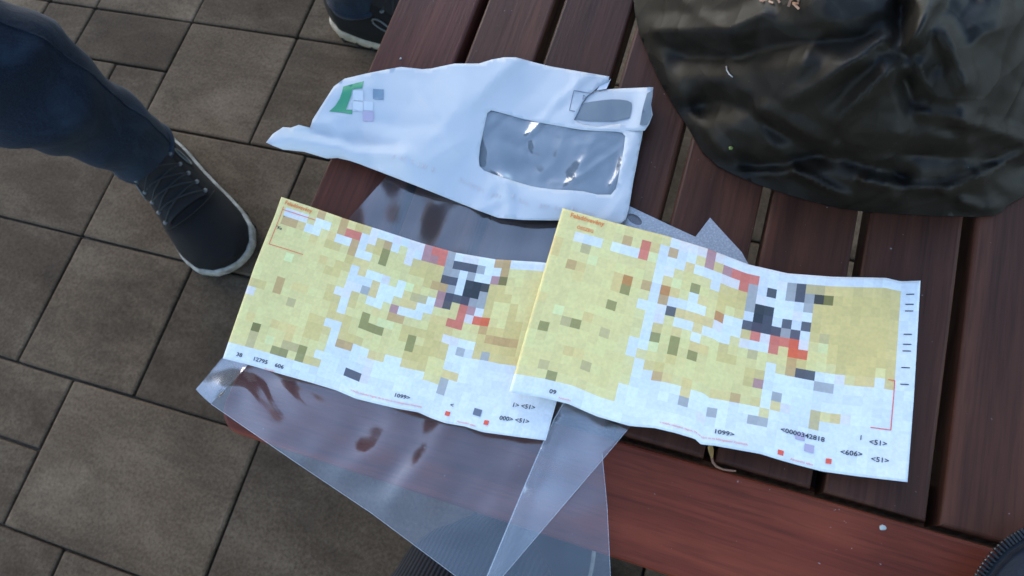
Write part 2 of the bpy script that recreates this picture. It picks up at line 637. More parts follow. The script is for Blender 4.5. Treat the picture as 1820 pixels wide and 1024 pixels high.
# ------------------------------------------------------------------ slatted table
PITCH, W0, B = .0550726, .0644964, .0610398
GAP, EGAP = .0064, .0034
NS = 11
TW = W0 + NS * PITCH + .061               # width across
TL = 1.22                                 # length along the slats
TH = .021
table = empty('slatted_table', (0, 0, 0))
tag(table, 'low dark red slatted wooden table with a rounded corner under the papers', 'table')
def board_mesh(x0, x1, y0, y1, radius, corners):
    """board with some rounded corners (corner index 0 = x0,y0 then counter-clockwise), softened top edge"""
    pts = []
    for idx, (cx, cy, sx, sy, a0) in enumerate([(x0, y0, 1, 1, 180), (x1, y0, -1, 1, 270), (x1, y1, -1, -1, 0), (x0, y1, 1, -1, 90)]):
        if idx in corners:
            for q in range(9):
                a = R(a0 + 90 * q / 8)
                pts.append((cx + sx * radius + radius * math.cos(a), cy + sy * radius + radius * math.sin(a)))
        else:
            pts.append((cx, cy))
    mx, my = (x0 + x1) / 2, (y0 + y1) / 2
    bm = bmesh.new()
    vs_ = [bm.verts.new((x - mx, y - my, 0)) for x, y in pts]
    f = bm.faces.new(vs_)
    r = bmesh.ops.extrude_face_region(bm, geom=[f])
    for v in r['geom']:
        if isinstance(v, bmesh.types.BMVert): v.co.z -= TH
    bmesh.ops.recalc_face_normals(bm, faces=bm.faces)
    te = [e for e in bm.edges if all(abs(v.co.z) < 1e-6 for v in e.verts)]
    bmesh.ops.bevel(bm, geom=te, offset=.0022, segments=3, affect='EDGES', profile=.5)
    me = bpy.data.meshes.new('board')
    bm.to_mesh(me)
    bm.free()
    return me, (mx, my, 0)
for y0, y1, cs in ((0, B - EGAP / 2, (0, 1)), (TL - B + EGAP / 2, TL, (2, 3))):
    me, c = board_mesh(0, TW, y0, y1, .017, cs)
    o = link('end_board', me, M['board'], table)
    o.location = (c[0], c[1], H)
ys0, ys1 = B + EGAP / 2, TL - B - EGAP / 2
slat_me = None
for k in range(NS + 2):
    if k == 0: xa, xb = 0, W0 - GAP / 2
    elif k == NS + 1: xa, xb = TW - .061 + GAP / 2, TW
    else: xa, xb = W0 + (k - 1) * PITCH + GAP / 2, W0 + k * PITCH - GAP / 2
    me, c = board_mesh(xa, xb, ys0, ys1, .01, ())
    if 0 < k < NS + 1:
        if slat_me is None: slat_me = me
        o = link('slat', slat_me, M['slat'], table)
    else:
        o = link('edge_slat', me, M['edge_slat'], table)
    o.location = (c[0], c[1], H - random.uniform(0, .0006))
leg_me = bevel_box('leg', .055, .055, H - TH, .003)
for lx in (.06, TW - .06):
    for ly in (.075, TL - .075):
        o = link('leg', leg_me, M['leg_wood'], table)
        o.location = (lx, ly, H - TH)
ap_y = bevel_box('apron', .02, TL - .15 - .055, .06, .002)
for lx in (.06, TW - .06):
    o = link('apron', ap_y, M['leg_wood'], table)
    o.location = (lx, TL / 2, H - TH - .001)
ap_x = bevel_box('apron_end', TW - .12 - .055, .02, .06, .002)
for ly in (.075, TL - .075):
    o = link('apron', ap_x, M['leg_wood'], table)
    o.location = (TW / 2, ly, H - TH - .001)
br_me = bevel_box('cross_brace', TW - .13, .045, .022, .002)
o = link('cross_brace', br_me, M['leg_wood'], table)
o.location = (TW / 2, TL / 2 + .06, H - TH - .001)

# ------------------------------------------------------------------ clear punched sleeve (lowest, on the table)
def tent(x, y, poly, w, a):
    d = seg_dist(x, y, poly)
    return a * (1 - d / w) ** 1.25 if d < w else 0.0
def nz(x, y, s, seed=0.0):
    return noise.noise(Vector((x * s, y * s, seed)))
def ridge(x, y, poly, w, a):
    d = seg_dist(x, y, poly)
    return a * math.exp(-(d / w) ** 2) if d < 3 * w else 0.0
SL_CREASE = [([(395, 690), (440, 690), (462, 730), (490, 790), (530, 830)], 18, .0030), ([(455, 670), (510, 735), (545, 790)], 15, -.0026),
             ([(500, 690), (540, 720), (600, 775), (640, 800)], 16, .0024), ([(690, 700), (700, 750), (660, 805), (600, 850)], 24, .0028),
             ([(760, 720), (745, 790), (690, 850)], 22, -.0026), ([(800, 740), (770, 800), (715, 860), (690, 900)], 20, .0028), ([(880, 770), (860, 830), (800, 890)], 30, -.0024),
             ([(590, 690), (625, 740), (640, 790)], 16, -.0022), ([(930, 790), (900, 860), (860, 920)], 26, .0018), ([(720, 330), (800, 380), (900, 410)], 26, .0015)]
def z_sleeve(x, y):
    z = .0016 + .0022 * (nz(x, y, .006, 1) + .5)
    for p, w, a in SL_CREASE: z += tent(x, y, p, w * 1.8, a * .40)
    z += .0012 * nz(x, y, .018, 4)
    out = max(0, y - (811 + (x - 550) * .335))          # free part past the table's edge
    z -= .00003 * out
    return max(z, .0006)
sl_out = [(348, 692), (361, 706), (375, 718), (520, 818), (660, 912), (810, 1024), (880, 1078), (965, 1140), (1087, 1100), (1085, 1024), (1079, 900), (1070, 806),
          (1115, 764), (1180, 700), (1260, 560), (1333, 474), (1270, 442), (1190, 402), (1118, 368), (1010, 320), (905, 278), (775, 222), (735, 250), (690, 310), (640, 366),
          (560, 455), (470, 560)]
sleeve = empty('plastic_sleeve', back(850, 800, H))
tag(sleeve, 'crumpled clear plastic sleeve lying under the papers and jutting past the table corner', 'plastic sleeve')
def child_of(e, o):
    o.parent = e
    o.matrix_parent_inverse = Matrix.Translation(-Vector(e.location))
    return o
child_of(sleeve, sheet('sleeve_sheet', sl_out, z_sleeve, 11, M['sleeve']))
flap = [(1003, 714), (1116, 764), (1000, 900), (894, 1024), (862, 1062), (850, 1060), (866, 1024), (905, 930), (966, 786)]
child_of(sleeve, sheet('folded_flap', flap, lambda x, y: z_sleeve(x, y) + .0022 + .0025 * math.exp(-(seg_dist(x, y, [(1003, 714), (966, 786), (866, 1024)]) / 14) ** 2), 11, M['flap']))
seam = [(348, 692), (361, 706), (375, 718), (420, 672), (452, 636), (400, 630)]
child_of(sleeve, sheet('side_seam', seam, z_sleeve, 9, M['flap'], lift=.0009))
hole_px = [(1128 + 13 * math.cos(a) * 1.0 + 2 * math.sin(a), 390 + 9.5 * math.sin(a) + 4 * math.cos(a)) for a in [2 * math.pi * q / 16 for q in range(16)]]
strip = [(1090, 356), (1118, 366), (1190, 400), (1236, 421), (1262, 387), (1292, 420), (1318, 448), (1334, 476), (1300, 500), (1180, 470), (1090, 430)]
child_of(sleeve, sheet('punched_strip', strip, lambda x, y: .0035 + .0025 * max(0, (x - 1200) / 130), 9, M['strip'], holes=[hole_px]))

# ------------------------------------------------------------------ torn window envelope
ENV = [(473, 253), (485, 238), (503, 226), (517, 227), (531, 222), (551, 227), (556, 212), (575, 182), (593, 154), (612, 140), (650, 131), (690, 123), (713, 119), (750, 123),
       (766, 122), (784, 118), (808, 113), (851, 113), (874, 106), (896, 102), (917, 102), (950, 111), (978, 118), (1030, 127), (1083, 136), (1082, 144), (1066, 152), (1056, 161), (1043, 171), (1034, 184),
       (1028, 198), (1020, 213), (1034, 221), (1062, 226), (1085, 222), (1108, 220), (1130, 219), (1144, 227), (1140, 250), (1136, 268), (1131, 296), (1126, 320), (1122, 345), (1118, 370), (1112, 390),
       (1101, 399), (1050, 394), (1000, 392), (930, 391), (885, 387), (847, 373), (767, 341), (692, 312), (640, 292), (622, 286), (600, 281), (581, 282), (541, 270), (503, 266), (485, 259)]
WIN = [(873, 196), (900, 203), (927, 211), (955, 217), (982, 222), (1010, 227), (1036, 231), (1065, 233), (1095, 234), (1106, 236), (1111, 242), (1109, 262), (1104, 290), (1098, 322), (1094, 336), (1086, 346),
       (1062, 346), (1036, 340), (1010, 338), (986, 337), (960, 334), (944, 331), (920, 324), (898, 317), (878, 310), (860, 303), (852, 295), (851, 282), (853, 262), (858, 238), (862, 220), (866, 201)]
ENVC = []
re_ = random.Random(31)
for q in range(26):
    x, y, a, l = re_.uniform(500, 1140), re_.uniform(110, 390), re_.uniform(0, math.pi), re_.uniform(20, 80)
    b = a + re_.uniform(-.4, .4)
    ENVC.append(([(x - math.cos(a) * l, y - math.sin(a) * l), (x, y), (x + math.cos(b) * l, y + math.sin(b) * l)], re_.uniform(10, 26), re_.choice([-1, 1]) * re_.uniform(.0008, .0019)))
def z_env(x, y):
    z = .007 + .004 * nz(x, y, .007, 11) + .0008 * nz(x, y, .02, 12)
    d = side_dist(x, y, [(918, 95), (850, 160), (800, 210), (730, 290)])
    z += .005 * max(0, 1 - abs(d) / 70)                                       # main soft fold
    z += ridge(x, y, [(640, 130), (655, 200), (690, 260), (760, 330)], 26, .002)
    z += ridge(x, y, [(500, 245), (560, 255), (640, 272), (720, 275)], 13, .0045)      # rolled lower left edge
    z -= ridge(x, y, [(552, 232), (620, 250), (700, 262)], 9, .0028)
    z += ridge(x, y, [(890, 320), (930, 345), (1000, 370)], 16, .0028)
    z += ridge(x, y, [(905, 372), (900, 320)], 10, .002)
    for p, w, a in ENVC: z += tent(x, y, p, w, a)
    if x < 640: z += .016 * ((640 - x) / 170) ** 2                            # left end lifts off the table
    return max(z, .0045)
env = empty('window_envelope', back(820, 260, H))
tag(env, 'crumpled white window envelope with a torn corner and green printed emblem', 'envelope')
child_of(env, sheet('front_panel', ENV, z_env, 7.5, M['envelope'], holes=[WIN], thick=.0002))
bk = [(x + (820 - x) * .012, y + (255 - y) * .02) for x, y in ENV]
child_of(env, sheet('back_panel', bk, z_env, 12, M['grey_inside'], lift=-.0017, thick=.0002))
fl = [(880 + (x - 980) * 1.02 + 100, 275 + (y - 275) * 1.03) for x, y in WIN]
FILM = [([(885, 215), (930, 240), (960, 225)], 10, .0022), ([(1105, 262), (1050, 300), (1000, 336)], 6, .0026), ([(885, 260), (900, 300), (930, 320)], 9, .0022),
        ([(900, 250), (950, 275)], 8, -.002), ([(940, 225), (1000, 250), (1040, 235)], 9, -.002), ([(1060, 240), (1040, 280), (1020, 310)], 8, .002),
        ([(1000, 250), (985, 290), (960, 310)], 9, .0022), ([(1080, 300), (1090, 330)], 8, .002), ([(940, 290), (975, 325)], 9, -.002)]
rf = random.Random(8)
for q in range(22):
    x, y, a, l = rf.uniform(860, 1100), rf.uniform(205, 340), rf.uniform(0, math.pi), rf.uniform(10, 34)
    b = a + rf.uniform(-.6, .6)
    FILM.append(([(x - math.cos(a) * l, y - math.sin(a) * l), (x, y), (x + math.cos(b) * l, y + math.sin(b) * l)], rf.uniform(4, 8), rf.choice([-1, 1]) * rf.uniform(.0006, .002)))
def z_film(x, y):
    z = z_env(x, y) - .0004 + .0004 * nz(x, y, .02, 3)
    for p, w, a in FILM: z += tent(x, y, p, w * 1.8, a * .25)
    if inside(x, y, WIN):
        d = seg_dist(x, y, WIN + [WIN[0]])
        z = min(z, z_env(x, y) - .0004 + .0001 * d)
    else:
        z = z_env(x, y) - .0006
    return z
child_of(env, sheet('window_film', fl, z_film, 3.5, M['film']))
# the torn upper corner: the inner layers show
TORN = [(1050, 163), (1075, 159), (1110, 157), (1161, 155), (1160, 170), (1157, 186), (1160, 204), (1154, 220), (1146, 232), (1130, 232), (1080, 232), (1030, 228), (1018, 214), (1026, 196), (1036, 176)]
z_torn = lambda x, y: z_env(x, y) - .0012 + .004 * max(0, (x - 1090) / 70)
child_of(env, sheet('torn_corner', TORN, z_torn, 7, M['envelope'], thick=.0002))
child_of(env, sheet('corner_window', smooth_poly([(1032, 184), (1062, 179), (1096, 176), (1122, 180), (1123, 190), (1117, 216), (1017, 214), (1024, 198)], 1), z_torn, 6, M['grey_inside'], lift=.0006))
child_of(env, sheet('corner_strip', [(1150, 166), (1160, 160), (1156, 186), (1158, 206), (1150, 222), (1137, 222), (1143, 190)], z_torn, 6, M['grey_inside'], lift=.0006))
child_of(env, sheet('torn_layer', [(1086, 140), (1078, 158), (1060, 161), (1066, 152), (1082, 144)], z_env, 5, M['back_paper'], lift=-.0004))
# print on the envelope
def z_print(x, y): return z_env(x, y) + .0003
child_of(env, sheet('green_emblem', [(585, 198), (596, 188), (604, 175), (608, 163), (610, 154), (628, 149), (647, 144), (645, 151), (644, 157), (632, 158), (626, 159), (624, 170), (618, 186), (615, 195), (626, 195), (626, 203), (605, 200)], z_print, 5, M['green']))
for nm, (x, y), w, m in (('printed_square', (663, 158), 19, 'slate_ink'), ('printed_square', (645, 197), 19, 'lilac_ink'), ('printed_patch', (627, 160), 19, 'pale_ink'), ('printed_patch', (627, 180), 18, 'pale_ink'),
                         ('printed_patch', (646, 180), 17, 'pale_ink')):
    child_of(env, sheet(nm, [(x, y), (x + w, y + 1), (x + w, y + w), (x, y + w - 1)], z_print, 6, M[m]))
def line_px(poly, w, zf, mat, parent, name, lift=.0003):
    V, Fc = [], []
    pts = densify(poly, 5, False)
    for i, (x, y) in enumerate(pts):
        a, b = pts[max(0, i - 1)], pts[min(len(pts) - 1, i + 1)]
        dx, dy = b[0] - a[0], b[1] - a[1]
        l = math.hypot(dx, dy) or 1
        nx, ny = -dy / l * w / 2, dx / l * w / 2
        for s in (1, -1):
            V.append(back(x + nx * s, y + ny * s, H + zf(x, y) + lift))
    for i in range(len(pts) - 1): Fc.append((2 * i, 2 * i + 1, 2 * i + 3, 2 * i + 2))
    return child_of(parent, link(name, mesh(name, V, Fc), M[mat]))
line_px([(1050, 166), (1020, 161), (1012, 196), (1022, 198)], 1.3, z_env, 'grey_ink', env, 'stamp_box')
line_px([(1037, 169), (1036, 177), (1040, 175), (1040, 171), (1037, 169)], 1.1, z_env, 'grey_ink', env, 'stamp_mark')
rq = random.Random(5)
for (x0, y0, x1, y1) in ((700, 279, 726, 284), (732, 287, 780, 306), (818, 320, 864, 342), (868, 345, 895, 352), (905, 345, 942, 366), (960, 366, 1000, 372), (1010, 370, 1060, 384)):
    n = int((x1 - x0) / 6)
    for q in range(n):
        t = q / n
        x, y = x0 + (x1 - x0) * t, y0 + (y1 - y0) * t
        hh = rq.uniform(5, 9)
        if rq.random() < .85:
            line_px([(x + 2, y - hh / 2), (x - rq.uniform(0, 2), y + hh / 2)], rq.uniform(1.5, 3.2), z_env, 'faint_orange', env, 'faint_print')

line_px([(1003, 714), (985, 746), (966, 786), (935, 858), (905, 930), (866, 1024), (850, 1062)], 2.0, z_sleeve, 'strip', sleeve, 'fold_glint', .0052)  # pale lines painted in for the glint along the sleeve's folds
line_px([(1115, 764), (1060, 830), (1000, 900), (894, 1024)], 1.0, z_sleeve, 'strip', sleeve, 'fold_glint', .0026)
line_px([(375, 718), (520, 818), (660, 912), (810, 1024), (880, 1078)], 1.0, z_sleeve, 'strip', sleeve, 'sleeve_edge', .0003)  # pale lines painted in for the lighter look of the outer edges
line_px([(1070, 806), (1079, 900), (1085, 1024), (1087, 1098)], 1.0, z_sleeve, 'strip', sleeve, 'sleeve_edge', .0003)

# ------------------------------------------------------------------ payment slips
def along(poly, n):
    d = [0.0]
    for a, b in zip(poly[:-1], poly[1:]): d.append(d[-1] + math.hypot(b[0] - a[0], b[1] - a[1]))
    out = []
    for i in range(n + 1):
        s = d[-1] * i / n
        k = max(0, min(len(poly) - 2, next((q for q in range(len(d) - 1) if d[q + 1] >= s - 1e-6), len(poly) - 2)))
        t = (s - d[k]) / (d[k + 1] - d[k])
        out.append((poly[k][0] + (poly[k + 1][0] - poly[k][0]) * t, poly[k][1] + (poly[k + 1][1] - poly[k][1]) * t))
    return np.array(out)
PAL = {'Y': (199, 189, 145), 'y': (184, 172, 124), 'p': (210, 203, 166), 'W': (186, 204, 246), 'w': (222, 231, 252), 'l': (208, 200, 232), 'o': (214, 178, 132), 'b': (166, 138, 102), 'B': (158, 104, 62),
       'r': (182, 92, 92), 'R': (190, 72, 52), 'm': (148, 108, 132), 'k': (44, 50, 78), 'K': (14, 22, 40), 'g': (134, 144, 172), 'n': (118, 118, 78), 'N': (88, 88, 50), 'G': (162, 154, 124)}
LROWS = ["WlYbY", "boWwYbYyWm", "YYyYoWrWlYll", "YYYYyYbWybWYlmrmW", "pYYoYYyWYnYlWmrgWlww", "YYYYyyWoYYYYyyygkkgwb", "YYYYYYWWwlYYYyykWgwmN", "YoYYyllgowwpoYbgWKKyyY", "GYYYyWyYwwYoGwmkkggyyY",
         "YYYYyWYYoYmWWWYYrmWYYy", "YYyyWyYnYpbYYYorrlRYYy", "oYyyWyYYnYYyyyyoYYbyyy", "GYYYWbyYYYYnYyylWwWbbb", "YnYWWWWwoYYyyyyWgWgWWW", "WwyWWWWlwwwyyYYWWWWWWW", "WwWWWWklwwwWwYYowWWWWW", "WWWWWWWWWWwwWWgWWWWWWW"]
LEXTRA = [(145, 455, 'l'), (305, 455, 'b'), (145, 610, 'o'), (197, 668, 'N'), (305, 668, 'o'), (145, 722, 'G'), (305, 775, 'n'), (250, 722, 'p'), (197, 455, 'y'), (145, 795, 'W')]
RROWS = ["lWWYbYYY", "GYYwWWroWblll", "YpYYYYYpWWwYmlW", "oYYYYYYWlYowWymrlmlW", "YYYoBYbWopYYYWlrrWWlWWWWWWWl", "YYYYnYYWBoYnYyyygWKwgkGoyyyyy", "YYYnYYWWbWwoYyyyglWwWgKNyyyyy", "YoYYYYWlkoowYBYyWKKwlwyyyyyyy", "YYYYYYWyYwWoolwWkkWkWkyyyyyyy",
         "YYGYYYWnYoYwWWWyrlkgkWyGyyyyy", "YYYYYWWpYnYoYyYlWWrrRlYpyyyyy", "YYYYYWYYyYnYYyyYGYYYRRYYyyyyy", "GYYYYWyyYYYYYYYYYYWYbyYYyyyyy", "YYYYYWWboYYYYYYYyyWwwkWwlYooY", "YYYYWwWWWwoYYYYYYmWwwWggWWWWW", "lwwYWwWWwWgwwobYywgwWWWWWWWWW",
         "wwwwWWWWWWWwgwWwwYolWWWWWWWWW", "wwwwWWWWWWWlWwWWggWWWWGYolwWW"]
REXTRA = [(0, 410, 'o'), (48, 175, 'o'), (97, 270, 'b'), (0, 515, 'n'), (48, 755, 'n'), (97, 515, 'G'), (134, 530, 'n'), (134, 665, 'o'), (97, 655, 'o'), (0, 700, 'G'), (48, 475, 'p'), (0, 475, 'Y')]
def rows_at(x, y, rows, x0, y0, dx, dy, extra):
    for ex, ey, c in extra:
        if ex <= x < ex + dx and ey <= y < ey + dy: return c
    i, j = int((x - x0) // dx), int((y - y0) // dy)
    if 0 <= j < len(rows) and 0 <= i < len(rows[j]): return rows[j][i]
    return None

class Slip:
    NU, NV, S = 39, 20, 3
    def __init__(self, top, bottom, left, right, zf, ink):
        nu, nv = self.NU * self.S, self.NV * self.S
        T, Bo, L, Rr = along(top, nu), along(bottom, nu), along(left, nv), along(right, nv)
        self.px = np.zeros((nv + 1, nu + 1, 2))
        for j in range(nv + 1):
            v = j / nv
            for i in range(nu + 1):
                u = i / nu
                self.px[j, i] = (1 - v) * T[i] + v * Bo[i] + (1 - u) * L[j] + u * Rr[j] - ((1 - u) * (1 - v) * T[0] + u * (1 - v) * T[-1] + (1 - u) * v * Bo[0] + u * v * Bo[-1])
        self.zf, self.nu, self.nv, self.ink = zf, nu, nv, ink
    def at(self, u, v):
        """pixel of a paper position"""
        x, y = min(max(u, 0), 1) * self.nu, min(max(v, 0), 1) * self.nv
        i, j = min(int(x), self.nu - 1), min(int(y), self.nv - 1)
        a, b = x - i, y - j
        p = self.px
        return (p[j, i] * (1 - a) + p[j, i + 1] * a) * (1 - b) + (p[j + 1, i] * (1 - a) + p[j + 1, i + 1] * a) * b
    def uv(self, x, y):
        d = (self.px[:, :, 0] - x) ** 2 + (self.px[:, :, 1] - y) ** 2
        j, i = np.unravel_index(np.argmin(d), d.shape)
        return i / self.nu, j / self.nv
    def pos(self, u, v, lift=0.0):
        x, y = self.at(u, v)
        return back(x, y, H + self.zf(u, v) + lift)
    def build(self, root):
        V = [back(self.px[j, i][0], self.px[j, i][1], H + self.zf(i / self.nu, j / self.nv)) for j in range(self.nv + 1) for i in range(self.nu + 1)]
        n = self.nu + 1
        Fc = [(j * n + i, (j + 1) * n + i, (j + 1) * n + i + 1, j * n + i + 1) for j in range(self.nv) for i in range(self.nu)]
        me = mesh('slip_sheet', V, Fc)
        cells = {}
        rr = random.Random(9)
        for cj in range(self.NV):
            for ci in range(self.NU):
                u, v = (ci + .5) / self.NU, (cj + .5) / self.NV
                c = alb(tuple(p * .88 + q * .12 for p, q in zip(self.ink(u, v, *self.at(u, v)), (196, 200, 205))))
                f = rr.uniform(.94, 1.06)
                cells[(ci, cj)] = tuple(min(.86, q * f) for q in c)
        raw = dict(cells)
        for (ci, cj), c in raw.items():
            nb_ = [raw[k] for k in ((ci - 1, cj), (ci + 1, cj), (ci, cj - 1), (ci, cj + 1)) if k in raw]
            cells[(ci, cj)] = tuple(.9 * c[i] + .1 * sum(n_[i] for n_ in nb_) / len(nb_) for i in range(3))
        at = me.color_attributes.new('print', 'FLOAT_COLOR', 'CORNER')
        buf = np.ones((len(me.loops), 4), dtype=np.float32)
        k = 0
        for j in range(self.nv):
            for i in range(self.nu):
                buf[k:k + 4, :3] = cells[(i // self.S, j // self.S)]
                k += 4
        at.data.foreach_set('color', buf.ravel())
        o = child_of(root, link('slip_sheet', me, M['print'], None, True))
        m = o.modifiers.new('thickness', 'SOLIDIFY')
        m.thickness = .00012
        m.offset = -1
        return o
    def text(self, root, s, x, y, size, mat, name='printed_text', stretch=1.0):
        """lettering on the paper: size = letter height in metres, (x, y) = photo pixel of its lower left corner"""
        fc = bpy.data.curves.new('t', 'FONT')
        fc.body = s
        fc.size = 1.0
        fc.resolution_u = 2
        fc.offset = .018
        to = bpy.data.objects.new('t', fc)
        me0 = bpy.data.meshes.new_from_object(to)
        bpy.data.objects.remove(to)
        u0, v0 = self.uv(x, y)
        k = size / .70
        V = [self.pos(u0 + vv.co.x * k * stretch / .21, v0 - vv.co.y * k / .115, .00028) for vv in me0.vertices]
        Fc = [tuple(p.vertices) for p in me0.polygons]
        bpy.data.meshes.remove(me0)
        return child_of(root, link(name, mesh(name, V, Fc), M[mat]))
    def rect(self, root, u0, v0, u1, v1, mat, name, n=1):
        V, Fc = [], []
        n = max(n, int(abs(u1 - u0) * 40), int(abs(v1 - v0) * 24), 1)
        hz = abs(u1 - u0) * 210 > abs(v1 - v0) * 115
        for q in range(n + 1):
            t = q / n
            if hz: V += [self.pos(u0 + (u1 - u0) * t, v0, .00025), self.pos(u0 + (u1 - u0) * t, v1, .00025)]
            else: V += [self.pos(u0, v0 + (v1 - v0) * t, .00025), self.pos(u1, v0 + (v1 - v0) * t, .00025)]
        for q in range(n): Fc.append((2 * q, 2 * q + 1, 2 * q + 3, 2 * q + 2))
        return child_of(root, link(name, mesh(name, V, Fc), M[mat]))
    def lines(self, root, pts, w, mat, name):
        for (xa, ya), (xb, yb) in zip(pts[:-1], pts[1:]):
            (ua, va), (ub, vb) = self.uv(xa, ya), self.uv(xb, yb)
            if abs(ub - ua) * 210 > abs(vb - va) * 115: self.rect(root, ua, va - w / .115 / 2, ub, va + w / .115 / 2, mat, name, 8)
            else: self.rect(root, ua - w / .21 / 2, va, ua + w / .21 / 2, vb, mat, name, 8)

def ink_left(u, v, x, y):
    if u > .975: return PAL['W']
    c = rows_at((x - 380) / .3516, (y - 340) / .3516, LROWS, 357, 93, 54, 54, LEXTRA)
    if v > .90 and c in (None, 'Y', 'y', 'o', 'N', 'n', 'b', 'B'): return PAL['W']
    if c is None: c = 'Y' if .0 < v < .88 and (u < .30 or (u > .73 and v < .60)) else 'W'
    if u > .73 and .12 < v < .62 and c in 'W': c = 'y'
    if v < .06 and u > .3: c = 'W' if c in 'Yy' else c
    return PAL[c]
def ink_right(u, v, x, y):
    if u > .958: return PAL['W']
    c = rows_at((x - 960) / .3956, (y - 360) / .3956, RROWS, 166, 140, 47.6, 47.94, REXTRA)
    if c is None:
        c = 'Y' if (v < .88 and u < .30) else ('y' if u > .7 and .05 < v < .55 else 'W')
    if v > .88 and c in 'YynNB': c = 'W'
    if v < .05 and u > .5: c = 'W'
    return PAL[c]
def z_left(u, v):
    return .0066 + .0030 * (1 + math.sin(u * 7.2 + v * 1.5)) * .5 + .0012 * noise.noise(Vector((u * 5, v * 3, 2.2))) + .002 * max(0, v - .8) / .2 * (.6 + .4 * math.sin(u * 16)) + .004 * max(0, .12 - u) / .12
def z_right(u, v):
    return .0135 + .0034 * (1 + math.sin(u * 6.0 + 1.0 - v * 1.2)) * .5 + .0012 * noise.noise(Vector((u * 5, v * 3, 8.1))) + .0035 * max(0, v - .75) / .25 * (.5 + .5 * math.sin(u * 11 + 2)) - .007 * max(0, u - .45)
sl = Slip([(500, 350), (560, 370), (620, 391), (690, 413), (745, 431), (810, 449), (880, 461), (960, 466), (1036, 476)],
          [(396, 637), (440, 648), (506, 667), (552, 680), (598, 694), (633, 709), (670, 718), (704, 726), (743, 733), (768, 744), (791, 752), (826, 758), (857, 768), (915, 776), (970, 783)],
          [(500, 350), (488, 384), (474, 418), (452, 474), (431, 535), (412, 590), (396, 637)], [(1036, 476), (1020, 570), (990, 712), (970, 783)], z_left, ink_left)
sr = Slip([(1000, 370), (1060, 387), (1120, 403), (1180, 418), (1255, 441), (1330, 470), (1400, 486), (1480, 492), (1575, 494), (1600, 500), (1636, 499)],
          [(905, 697), (960, 706), (1010, 718), (1060, 740), (1118, 757), (1164, 761), (1198, 769), (1235, 780), (1246, 790), (1269, 792), (1319, 801), (1352, 807), (1387, 818), (1419, 827), (1461, 838), (1519, 846), (1613, 857)],
          [(1000, 370), (970, 470), (935, 590), (905, 697)], [(1636, 499), (1631, 590), (1624, 710), (1613, 857)], z_right, ink_right)
slip_l = empty('payment_slip', back(690, 570, H))
tag(slip_l, 'yellow and white printed payment slip whose left end overhangs the table edge', 'payment slip', 'printed payment slips on the table')
slip_r = empty('payment_slip', back(1270, 620, H))
tag(slip_r, 'yellow and white printed payment slip with black margin ticks, overlapping the other slip', 'payment slip', 'printed payment slips on the table')
sl.build(slip_l)
sr.build(slip_r)
sl.text(slip_l, 'Feladóvevény', 506, 364, .0026, 'orange_ink', stretch=.95)
sr.text(slip_r, 'Feladóvevény', 1010, 387, .0027, 'orange_ink', stretch=.95)
sr.text(slip_r, 'ÖSSZEG', 1026, 404, .0019, 'orange_ink')
sl.lines(slip_l, [(560, 392), (503, 369), (478, 434), (540, 455)], .0004, 'red_ink', 'red_frame_line')
sl.text(slip_l, '*', 501, 388, .002, 'black_ink')
sl.text(slip_l, '*Ke', 490, 408, .0019, 'black_ink')
sl.text(slip_l, '38', 419, 631, .0026, 'black_ink', stretch=1.05)
sl.text(slip_l, '12795', 446, 641, .0026, 'black_ink', stretch=1.05)
sl.text(slip_l, '606', 488, 649, .0026, 'black_ink', stretch=1.05)
sl.text(slip_l, 'Azonosító', 470, 656, .0011, 'pink_ink')
sl.text(slip_l, '1099>', 698, 704, .0027, 'black_ink', stretch=1.05)
sl.text(slip_l, '<', 797, 721, .0027, 'black_ink')
sl.text(slip_l, '1> <51>', 908, 722, .0028, 'black_ink', stretch=1.05)
sl.text(slip_l, '000> <51>', 886, 748, .0028, 'black_ink', stretch=1.05)
msg = 'a mezőt szabadon hagyni, ide ne írjon és ne bélyegezzen! Köszönjük'
sl.text(slip_l, msg, 622, 694, .0012, 'pink_ink', stretch=.98)
sl.text(slip_l, 'Azonosító szám', 812, 749, .0013, 'pink_ink')
sr.text(slip_r, '09', 978, 698, .0026, 'black_ink')
sr.text(slip_r, 'Azonosító', 992, 708, .0011, 'pink_ink')
sr.text(slip_r, '1099>', 1266, 767, .0027, 'black_ink', stretch=1.1)
sr.text(slip_r, '<0000342818', 1388, 769, .0027, 'black_ink', stretch=1.1)
sr.text(slip_r, '1', 1526, 784, .0027, 'black_ink')
sr.text(slip_r, '<51>', 1547, 791, .0028, 'black_ink', stretch=1.1)
sr.text(slip_r, '<606>', 1490, 808, .0028, 'black_ink', stretch=1.1)
sr.text(slip_r, '<51>', 1546, 817, .0028, 'black_ink', stretch=1.1)
sr.text(slip_r, msg, 1172, 754, .0012, 'pink_ink', stretch=1.0)
sr.text(slip_r, 'Azonosító szám', 1405, 819, .0013, 'pink_ink')
for s, root, pts in ((sl, slip_l, ((795, 743), (862, 760))), (sr, slip_r, ((1387, 811), (1470, 830)))):
    for x, y in pts:
        u, v = s.uv(x, y)
        s.rect(root, u - .0072, v - .036, u + .0072, v - .010, 'red_ink', 'red_square')
for y in (526, 540, 554, 597, 611, 625, 655, 685):
    u, v = sr.uv(1620 - (y - 526) * .075, y)
    sr.rect(slip_r, u - .011, v - .0025, u + .011, v + .0025, 'black_ink', 'margin_tick')
sr.lines(slip_r, [(1577, 676), (1589, 677), (1584, 763), (1545, 756)], .0005, 'red_ink', 'red_frame_line')
for s, root, x, y in ((sr, slip_r, 1425, 775), (sr, slip_r, 1440, 796), (sl, slip_l, 848, 730)):
    u, v = s.uv(x, y)
    s.rect(root, u - .012, v - .02, u + .012, v + .02, 'lilac_ink' if x != 848 else 'grey_ink', 'printed_square')

